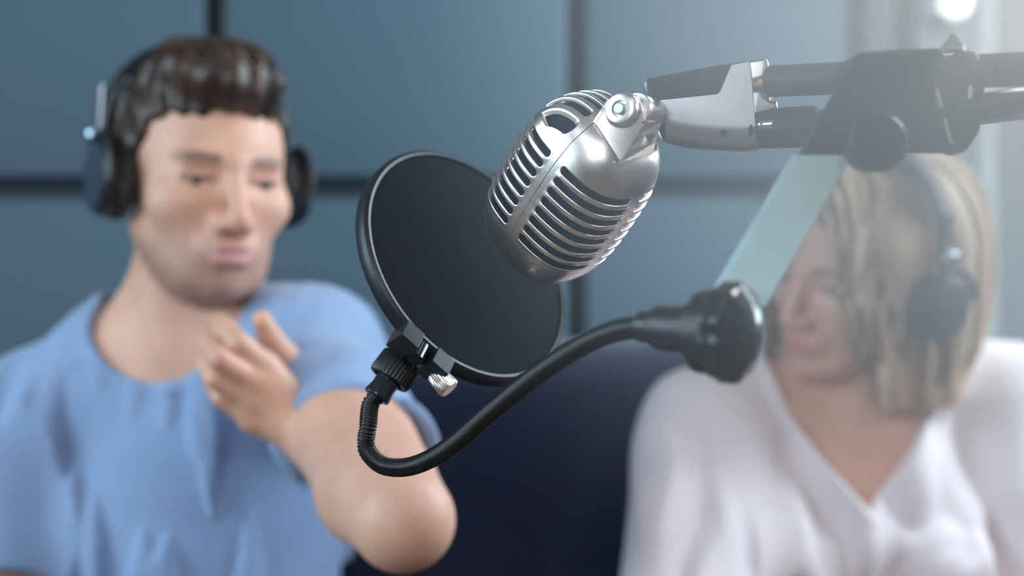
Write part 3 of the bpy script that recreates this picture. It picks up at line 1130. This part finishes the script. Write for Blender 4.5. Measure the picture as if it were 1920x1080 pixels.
for i in range(60):                       # her right side of the face
    u = rnd.random()
    y = rnd.uniform(.0, .07)
    lock([(-.015, y * .6 + .02, .125), (-.05, y + .01, .10), (-.078, y, .04), (-.084 + .0 * u, y * .9, -.02), (-.076, y * .9, rnd.uniform(-.13, -.06))],
         rnd.uniform(.004, .006), rnd.uniform(.1, .7))
for i in range(170):                      # the outer strands of the bob, left side and back
    a = rnd.uniform(-.35, 2.6)
    cx, cy = math.cos(a), -math.sin(a)
    rx, ry = .102 + rnd.uniform(-.004, .006), .128 + rnd.uniform(-.004, .006)
    tip = -.125 - rnd.uniform(0, .045)
    pts = []
    for z, s in ((.126, .25), (.105, .68), (.06, .95), (.0, 1.03), (-.07, 1.04), (tip, .93 + rnd.uniform(-.06, .06))):
        pts.append((cx * rx * s, -.042 + cy * ry * s, z))
    lock(pts, rnd.uniform(.004, .0065), rnd.choice((.15, .4, .6, .85, 1.0)) - .1 * (cy > .1))
for i in range(70):
    a = rnd.uniform(-1.0, -.1)
    cx, cy = math.cos(a), -math.sin(a)
    tip = -.055 - .07 * (1 + a) - rnd.uniform(0, .03)
    pts = [(cx * .100 * s, -.042 + cy * .126 * s, z) for z, s in ((.127, .2), (.108, .66), (.06, .93), (.0, .99), (tip * .6, 1.0), (tip, .94))]
    lock(pts, rnd.uniform(.004, .0062), rnd.choice((.0, .15, .35, .6, .9)))
tag(tube_locks('hair_locks', locks, M_HAIR, woman), kind='stuff')
headphones('headphones', 'dark grey headphones worn over blond hair by the woman', wtw, WS, WA, M_HPG, w=.104, band_h=.148, band_y=-.008, cup_z=-.018)


# ================================================================ the microphone
MC = W(1069, 354, 0.80)
AZ = Vector((0.438, -0.60, 0.67)).normalized()      # towards the mount
AN = Vector((-0.485, 0.47, 0.737))                  # towards the front shell
AN = (AN - AZ * AN.dot(AZ)).normalized()
AS = Vector((-0.757, -0.648, -0.085))
AS = (AS - AZ * AS.dot(AZ) - AN * AS.dot(AN)).normalized()
AN, AS = AN * 0.9848 + AS * 0.1736, AS * 0.9848 - AN * 0.1736
HN, HS, HZ = 0.0384, 0.0333, 0.0580
mic = empty('microphone', MC, 'vintage satin-silver microphone with dark slots in front of the round black filter', 'microphone')
MM = Matrix((AN, AS, AZ)).transposed().to_4x4()
MM.translation = MC
MPP = 2.9


def body(P, off=0.0):
    a = np.array((HN + off, HS + off, HZ + off), f32)
    u = np.abs(P) / a + 1e-6
    g = (u ** MPP).sum(1)
    G = g ** (1 / MPP)
    gr = (g[:, None] ** (1 / MPP - 1)) * (u ** (MPP - 1)) / a
    return (G - 1) / np.sqrt((gr ** 2).sum(1))


PITCH, SW = 0.0073, 0.0043
Z0 = -0.0240


def side_slots(P, rear):
    """stadium slots round both sides, eight rows."""
    kk = np.clip(np.round((P[:, 2] - Z0) / PITCH), 0, 7)
    dz = P[:, 2] - (Z0 + kk * PITCH)
    n = -P[:, 0] if rear else P[:, 0]
    phi = np.arctan2(np.abs(P[:, 1]) / HS, np.maximum(n, -.01) / HN)
    R = 0.044
    p1, p2 = (0.12, 1.44) if rear else (0.2, 1.42)
    # the rows shorten towards both ends
    q = np.maximum(np.abs(phi - (p1 + p2) / 2) - (p2 - p1) / 2 + SW / 2 / R, 0) * R
    return np.sqrt(q * q + dz * dz) - SW / 2, kk, dz, q


def top_slots(P):
    pt = 0.0080
    kk = np.clip(np.round((P[:, 1] - .0015) / pt), -3, 3)
    ds = P[:, 1] - .0015 - kk * pt
    n1, n2 = 0.0050, 0.0355
    q = np.maximum(np.abs(P[:, 0] - (n1 + n2) / 2) - (n2 - n1) / 2 + .0026, 0)
    d = np.sqrt(q * q + ds * ds) - .0026
    return np.maximum(d, .036 - P[:, 2])


def shell(P, rear):
    b = body(P)
    sd, kk, dz, q = side_slots(P, rear)
    # fins between the slots swell outwards
    zone = np.clip(1 - q / .004, 0, 1) * np.clip((.0300 - np.abs(P[:, 2] - (Z0 + 3.5 * PITCH))) / .003, 0, 1)
    fin = .0003 * (0.5 - 0.5 * np.cos(2 * np.pi * (P[:, 2] - Z0) / PITCH))
    b = b - fin * zone
    d = smax(b, -(body(P) + .0024), .0004)
    d = smax(d, -sd, .0006)
    if not rear:
        d = smax(d, -top_slots(P), .0006)
        d = smax(d, .00012 - P[:, 0], .0002)
    else:
        d = smax(d, P[:, 0] + .00012, .0002)
    return d


for rear in (True, False):
    lo = (-.043, -.039, -.0615) if rear else (-.0015, -.040, -.0615)
    hi = (.0015, .040, .0615) if rear else (.043, .039, .0615)
    V, Q, G = nets(lambda P: shell(P, rear), lo, hi, 0.00042, project=2, safe=1.8)
    me = np_mesh('shell', V, Q)
    N = G / (np.linalg.norm(G, axis=1)[:, None] + 1e-9)
    o = link('rear_shell' if rear else 'front_shell', me, M_NICKEL, None, True, 0)
    me.normals_split_custom_set_from_vertices([tuple(x) for x in N])
    o.matrix_world = MM
    o.parent = mic
    o.matrix_parent_inverse = mic.matrix_world.inverted()
V, Q, G = nets(lambda P: body(P, -.0042) + .0003 * wob(P, 2, (900, 900, 900)), (-.043, -.039, -.0615), (.043, .039, .0615), 0.0012)
o = link('foam_liner', np_mesh('foam', V, Q), M_FOAM, None, True, 0)
o.matrix_world = MM
o.parent = mic
o.matrix_parent_inverse = mic.matrix_world.inverted()

# yoke bracket that holds the shell, its thumb boss and pivot
PY = 0.746
ex = Vector((0.0012, 0.0030, 0.0004))
poly = [W(1139, 186, PY), W(1111, 228, PY + .006), W(1120, 236, PY + .003), W(1162, 305, PY - .002), W(1176, 286, PY - .002), W(1203, 240, PY), W(1206, 205, PY), W(1194, 180, PY), W(1166, 170, PY)]
MB().prism(poly, ex).build('yoke_bracket', M_NICKEL, mic, bevel=.0006)
# the bracket's folded side with a square window
fa, fb, fc_, fd = W(1163, 305, PY - .003), W(1208, 232, PY + .001), W(1240, 228, PY + .014), W(1224, 287, PY + .010)


def fold(u, v):
    return fa.lerp(fd, u).lerp(fb.lerp(fc_, u), v)


w = MB()
th = Vector((-.0012, .0006, -.0004))
for (u0, u1, v0, v1) in ((0, 1, 0, .34), (0, 1, .66, 1), (0, .40, .34, .66), (.82, 1, .34, .66)):
    w.prism([fold(u0, v0), fold(u1, v0), fold(u1, v1), fold(u0, v1)], th)
w.build('bracket_side', M_NICKEL, mic, smooth=False)
c = W(1168, 206, PY)
bn = Vector((-0.50, -0.86, 0.06)).normalized()
MB().lathe(c - bn * .002, bn, [(0, .0096), (.002, .0098), (.0045, .0095), (.0058, .0085), (.0062, .0075), (.0063, .0046), (.0052, .0042), (.0040, .0040)], 64).build('pivot_boss', M_NICKEL, mic)
MB().lathe(c + bn * .0015, bn, [(0, .0031), (.0035, .0031), (.0040, .0026)], 32).build('pivot_pin', M_STEEL, mic)
# swivel knuckle between bracket and handle
MB().lathe(W(1196, 206, PY + .010) - bn * .016, bn, [(0, .0085), (.001, .0092), (.018, .0092), (.019, .0085)], 48).build('knuckle', M_NICKEL, mic)
MB().prism([W(1190, 200, .765), W(1212, 190, .765), W(1243, 262, .765), W(1204, 250, .765)], (0.004, .02, 0)).build('swivel_neck', M_NICKEL, mic, bevel=.001)


# handle (swivel base): outline in its own side plane, rounded underneath
def HP(x, y):
    return W(x, y, 0.772 - (x - 1200) * 0.00005)


hd = [(1205, 156), (1212, 148), (1300, 131), (1367, 119), (1404, 111), (1410, 160), (1416, 235), (1424, 281), (1390, 284), (1345, 281), (1298, 275), (1249, 263), (1228, 212)]
lift = {7: 1, 8: 1, 9: 1, 10: 1, 11: 1, 12: .25}
w = MB()
vv = []
ts = [0, .03, .09, .18, .3, .42, .5, .58, .7, .82, .91, .97, 1]
for t in ts:
    ed = abs(2 * t - 1)
    up_ = .0125 * (1 - math.sqrt(max(0, 1 - ed * ed)))
    dn = .0012 * max(0, ed - .93) / .07
    for i, q in enumerate(hd):
        p = HP(*q) + Vector((.002 * t, .027 * t, 0))
        p.z += up_ * lift.get(i, 0) - (dn if i in (1, 2, 3, 4) else 0)
        p.x += dn * (i in (0, 12, 11))
        vv.append(p)
n_ = len(hd)
ff = [tuple(range(n_)), tuple(range(len(vv) - 1, len(vv) - 1 - n_, -1))]
for j in range(len(ts) - 1):
    ff += [(j * n_ + i, j * n_ + (i + 1) % n_, (j + 1) * n_ + (i + 1) % n_, (j + 1) * n_ + i) for i in range(n_)]
w.add(vv, ff)
w.build('handle', M_STEEL, mic, auto=32)
# end flange on the right
fl = [(1403, 112), (1441, 106), (1447, 128), (1446, 186), (1461, 187), (1461, 204), (1424, 212), (1416, 240), (1408, 160)]
MB().prism([HP(*p) + Vector((0, .004, 0)) for p in fl], (0.002, .018, 0)).build('end_flange', M_CHROME, mic, bevel=.0015)
# ribbed black grip strip let into the handle
gp = [(1211, 149), (1363, 121), (1372, 120), (1349, 174), (1344, 177), (1219, 190), (1215, 184)]
grip = MB().prism([HP(*p) - Vector((0, .0012, 0)) for p in gp], (0.002, .0285, 0.0014)).build('grip', M_RUBBER, mic, bevel=.001)
for i in range(30):
    t = i / 29
    xa, xb = 1217 + 142 * t, 1221 + 124 * t
    a, b = HP(xa, 151 - 26.5 * t), HP(xb, 187 - 13 * t)
    rb = MB().tube([a + Vector((0, -.0010, -.0006)), b + Vector((0, -.0010, .0008))], .00072, 6)
    rb.tube([a + Vector((0, 0, .0008)), a + Vector((.001, .027, .0016))], .0007, 6)
    rb.build('rib', M_RUBBER, grip)
for (x, y, r, s) in ((1357, 249, .0019, 1), (1408, 244, .0012, 2.6)):
    p = HP(x, y)
    q = [p + Vector((r * math.cos(a), -.0003, r * s * math.sin(a))) for a in [2 * math.pi * i / 20 for i in range(20)]]
    MB().prism(q, (0, .002, 0)).build('screw_hole', M_GAP, mic)
# threaded stud
tp = HP(1405, 160) + Vector((0, .012, 0))
te = HP(1470, 150) + Vector((0, .010, 0))
dv = (te - tp).normalized()
prof = []
for i in range(27):
    prof.append((.0028 + i * .00045, .0088 if i % 2 else .0081))
MB().lathe(tp, dv, prof, 40).build('threaded_stud', M_BRASS, mic)

# ================================================================ boom arm
boom = empty('boom_arm', W(1800, 150, 0.70), 'black boom arm reaching in from the right behind the filter clamp', 'microphone arm')


def boom_line(x, y0, y1, Y0=.760, Y1=.655):
    t = (x - 1440) / (2150 - 1440)
    return W(x, y0 + (y1 - y0) * t, Y0 + (Y1 - Y0) * t)


a, b = boom_line(1440, 153, 118), boom_line(2150, 153, 118)
MB().tube([a, a + (b - a) * .004, b], [.0072, .0084, .0084], 32).build('upper_tube', M_BLACK, boom)
MB().tube([boom_line(1452, 153, 118), boom_line(1458, 153, 118)], .0087, 32).build('tube_collar', M_BLACK, boom)
# joint housing where the arm pivots, with chrome bars added for white glints
jt = [(1752, 130), (1800, 92), (1835, 96), (1850, 150), (1838, 245), (1812, 284), (1786, 284), (1762, 215)]
MB().prism([W(x, y, .690) for x, y in jt], (0.002, .022, 0)).build('joint_housing', M_BLACK, boom, bevel=.002)
for p0, p1, r in (((1753, 166), (1764, 203), .0018), ((1768, 222), (1781, 270), .0018), ((1819, 160), (1818, 186), .0017)):
    MB().tube([W(*p0, .684), W(*p1, .684)], r, 10, True).build('glint_bar', M_CHROME, boom)
MB().lathe(W(1787, 96, .688), (0, 0, 1), [(0, .0062), (.002, .0062), (.004, .0042), (.0085, .0010)], 6).build('hinge_screw', M_CHROME, boom)
# the lower rod and the tension spring
a, b = boom_line(1800, 200, 175), boom_line(2150, 200, 175)
MB().tube([W(1800, 224, .70), W(1920, 196, .69), W(2150, 150, .68)], .0036, 20).build('lower_rod', M_BLACK, boom)
sp = []
for i in range(520):
    t = i / 519
    c0 = W(1830 + 300 * t, 193 - 40 * t, .70 - .02 * t)
    an = i * 2 * math.pi / 10
    sp.append(c0 + Vector((0, math.cos(an), math.sin(an))) * .0042)
MB().tube(sp, .0008, 6).build('tension_spring', M_STEEL, boom)

# XLR connector and its cable under the tube
xl = empty('cable_connector', W(1470, 236, .755), 'black cable plug with a chrome latch under the boom tube', 'plug')
a, b = HP(1421, 238) + Vector((0, .012, 0)), W(1800, 222, .715)
ax = (b - a).normalized()
MB().lathe(a, ax, [(0, .0095), (.001, .0107), (.014, .0110), (.034, .0110), (.036, .0095)], 40).build('plug_body', M_BLACK, xl)
sr = []
for i in range(28):
    sr.append((.036 + i * .0011, (.0098 - i * .00008) if i % 4 < 2 else (.0088 - i * .00008)))
MB().lathe(a, ax, sr, 32).build('strain_relief', M_RUBBER, xl)
MB().tube([a + ax * .066, a + ax * .10, W(1800, 226, .73), W(2000, 200, .72), W(2200, 160, .70)], .0036, 16).build('cable', M_RUBBER, xl)
MB().tube([a + ax * .002 + Vector((0, -.0098, .001)), a + ax * .0095 + Vector((0, -.0104, .001))], .0030, 16).build('latch', M_CHROME, xl)
MB().tube([a + ax * .0028 + Vector((0, -.0125, .001)), a + ax * .0028 + Vector((0, -.0133, .001))], .0017, 16).build('latch_button', M_STEEL, xl)
MB().lathe(a + ax * .0075 - Vector((0, 0, .0100)), (0, 0, -1), [(0, .0030), (.0012, .0028), (.0018, .0015)], 20).build('set_screw', M_CHROME, xl)

# ================================================================ filter: ring, mesh, clip, gooseneck, clamp
FC = W(881, 492, 0.875)
FN = Vector((0.647, -0.625, 0.436)).normalized()
FR = 0.0795
pop = empty('pop_filter', FC, 'round black pop filter on a bent gooseneck hanging behind the microphone', 'microphone filter')
# outer hoop: thick band going back, with a rounded front bead and an inner step
MB().lathe(FC - FN * .010, FN, [(0, FR - .004), (0, FR - .001), (.0015, FR), (.0085, FR), (.0100, FR - .0008), (.0112, FR - .0024), (.0108, FR - .0042), (.0092, FR - .0050), (.0070, FR - .0052), (.0068, FR - .0048), (0, FR - .004)], 160).build('hoop', M_CLIP, pop)
MB().lathe(FC - FN * .010, FN, [(.0072, FR - .0056), (.0086, FR - .0058), (.0094, FR - .0066), (.0090, FR - .0078), (.0074, FR - .0082)], 128).build('inner_bead', M_GLOSS, pop)
for hh in (.0010, -.0072):
    MB().lathe(FC + FN * (hh - .002), FN, [(0, .001), (0, FR - .0050), (.0007, FR - .0050), (.0007, .001)], 128).build('mesh_screen', M_MESH, pop)

# clip on the hoop's lower left edge
cp = W(772, 655, .838)
rad = (cp - FC)
rad = (rad - FN * rad.dot(FN)).normalized()          # outwards in the hoop's plane
tang = FN.cross(rad).normalized()
if tang.x < 0:
    tang = -tang
base = FC + rad * (FR - .001)


def clipbox(t0, t1, r0, r1, n0, n1):
    R = Matrix((tang, rad, FN)).transposed()
    return MB().box((t0, r0, n0), (t1, r1, n1), Matrix.Translation(base) @ R.to_4x4())


clipbox(-.0185, -.0055, -.003, .0095, -.013, .0025).build('clip_jaw', M_CLIP, pop, smooth=False, bevel=.0005, seg=2)
clipbox(.0055, .0185, -.003, .0095, -.013, .0025).build('clip_jaw', M_CLIP, pop, smooth=False, bevel=.0005, seg=2)
MB().tube([base + tang * -.002 + rad * .0 - FN * .004, base + tang * -.002 + rad * .011 - FN * .004], .0048, 24).build('stem', M_GLOSS, pop)

# knurled nut + ferrule on the gooseneck's end
dd = Vector((-.54, -.30, -.78)).normalized()
kn = W(741, 694, .829)
MB().tube([base + tang * -.002 - FN * .004, kn], .0045, 24).build('stem_lower', M_GLOSS, pop)
MB().lathe(kn, dd, [(-.0085, .0080), (-.0080, .0112), (-.0065, .0124), (.0055, .0128), (.0070, .0122), (.0072, .0100), (.0060, .0085)], 144, ripple=34, amp=.022).build('knurled_nut', M_BLACK, pop)
n1 = kn + dd * .004
MB().lathe(n1, dd, [(0, .0078), (.0085, .0072), (.0140, .0082), (.0155, .0080), (.0160, .0066)], 48).build('ferrule', M_GLOSS, pop)
# thumb screw of the clip: warm silver knurled barrel
s0, s1 = base + tang * .012 + rad * .0085 - FN * .006, W(846, 738, .822)
s0 = W(797, 680, .826)
s1 = W(843, 730, .820)
sd_ = (s1 - s0).normalized()
MB().lathe(s0, sd_, [(-.004, .0028), (.0045, .0028), (.005, .0046), (.0095, .0046)], 32).build('screw_shank', M_NICKEL, pop)
MB().lathe(s0 + sd_ * .0085, sd_, [(0, .0050), (.001, .0060), (.0125, .0064), (.0135, .0056)], 128, ripple=30, amp=.03).build('thumb_screw', M_NICKEL, pop)

# gooseneck
e0 = n1 + dd * .0155
gp = [e0, e0 + dd * .006, W(690, 800, .815), W(686, 828, .815), W(692, 850, .812), W(722, 874, .803), W(775, 873, .790), W(840, 840, .768), W(925, 768, .735), W(1010, 700, .700),
      W(1090, 648, .672), W(1160, 619, .650), W(1225, 612, .634)]
gpts = catmull(gp, 40)
# resample by arc length, one coil every 1.7 mm
L = [0]
for i in range(1, len(gpts)):
    L.append(L[-1] + (gpts[i] - gpts[i - 1]).length)
pit = .00165
ncoil = int(L[-1] / pit)
pts, rr = [], []
j = 0
for i in range(ncoil * 4 + 1):
    s = min(i * pit / 4, L[-1] - 1e-6)
    while L[j + 1] < s:
        j += 1
    t = (s - L[j]) / (L[j + 1] - L[j])
    pts.append(gpts[j].lerp(gpts[j + 1], t))
    rr.append((.0041, .0050, .0053, .0050)[i % 4])
MB().tube(pts, rr, 24).build('gooseneck', M_GOOSE, pop, auto=0)

# big end: ferrules, pivot block, domed knob
def LX(x, y, Y):
    return W(x, y, Y)


hx = (W(1345, 622, .612) - W(1205, 612, .638)).normalized()
s = W(1200, 612, .639)
MB().lathe(s, hx, [(0, .0060), (.001, .0072), (.0092, .0074), (.0095, .0098), (.012, .0104), (.0275, .0106), (.028, .0125), (.036, .0130)], 48).build('end_ferrule', M_BLACK, pop)
kb = W(1343, 624, .612)
kd = Vector((0.80, -0.60, -0.04)).normalized()
MB().lathe(kb - kd * .008, kd, [(0, .0150), (.001, .0180), (.0150, .0185), (.016, .0175)], 56).build('pivot_block', M_BLACK, pop)
kc = W(1378, 624, .600)
MB().lathe(kc - kd * .007, kd, [(0, .0195), (.0015, .0212), (.0085, .0212), (.0105, .0196), (.0115, .0165), (.0140, .0135), (.0162, .0085), (.0172, .0035), (.0174, .0005)], 96, ripple=10, amp=.025).build('pivot_knob', M_GLOSS, pop)

# steel strap of the clamp, from the pivot up to the clamp body
q = [W(1498, 291, .653), W(1586, 291, .651), W(1592, 301, .650), W(1438, 575, .6215), W(1331, 575, .6235)]
MB().prism(q, (-.0028, .0042, .0006)).build('clamp_strap', M_STRAP, pop, smooth=False, bevel=.0006, seg=2)
# clamp body: C-shaped jaw around the tube
cb = [(1604, 104), (1612, 97), (1760, 89), (1772, 96), (1752, 140), (1757, 200), (1786, 276), (1782, 283), (1500, 291)]
MB().prism([W(x, y, .664) for x, y in cb], (0.001, .012, 0)).build('clamp_jaw', M_BLACK, pop, bevel=.0015)
cb2 = [(1606, 102), (1766, 92), (1750, 146), (1585, 158)]
MB().prism([W(x, y, .664) for x, y in cb2], (0.001, .034, .002)).build('clamp_top', M_BLACK, pop, bevel=.0015)
# clamp screw: knob facing the camera
c = W(1647, 266, .640)
kd = Vector((0.02, -1, -.06)).normalized()
MB().lathe(c - kd * .020, kd, [(0, .0050), (.006, .0055), (.0065, .0125), (.0085, .0138), (.0200, .0134), (.0215, .0120), (.0217, .002)], 96, ripple=24, amp=.012).build('clamp_knob', M_BLACK, pop)

# ================================================================ scattering volume added to stand in for lens glare
hc = W(1985, -70, .55)
HR = .30
prof = [(-HR * math.cos(math.pi * i / 24), max(1e-4, HR * math.sin(math.pi * i / 24))) for i in range(25)]
hz = MB().lathe((0, 0, 0), (0, 0, 1), prof, 48)
mh = bpy.data.materials.new('glare_volume')
mh.use_nodes = True
nt = mh.node_tree
nt.nodes.remove(nt.nodes['Principled BSDF'])
vs = nt.nodes.new('ShaderNodeVolumeScatter')
vs.inputs['Color'].default_value = (0.90, 0.955, 1, 1)
tcn = nt.nodes.new('ShaderNodeTexCoord')
ln = nt.nodes.new('ShaderNodeVectorMath')
ln.operation = 'LENGTH'
nt.links.new(tcn.outputs['Object'], ln.inputs[0])
mrn = nt.nodes.new('ShaderNodeMapRange')
mrn.inputs[1].default_value, mrn.inputs[2].default_value = 0, HR
mrn.inputs[3].default_value, mrn.inputs[4].default_value = 1, 0
nt.links.new(ln.outputs['Value'], mrn.inputs[0])
pw = nt.nodes.new('ShaderNodeMath')
pw.operation = 'POWER'
pw.inputs[1].default_value = 2.2
nt.links.new(mrn.outputs[0], pw.inputs[0])
ml = nt.nodes.new('ShaderNodeMath')
ml.operation = 'MULTIPLY'
ml.inputs[1].default_value = GLARE
nt.links.new(pw.outputs[0], ml.inputs[0])
nt.links.new(ml.outputs[0], vs.inputs['Density'])
vs.inputs['Anisotropy'].default_value = 0.0
nt.links.new(vs.outputs[0], nt.nodes['Material Output'].inputs['Volume'])
o = hz.build('glare_haze', mh, None, smooth=False)
o.location = hc
tag(o, 'thin pale volume added for the lens glare, brightest at the top right', 'glare_haze', kind='stuff')
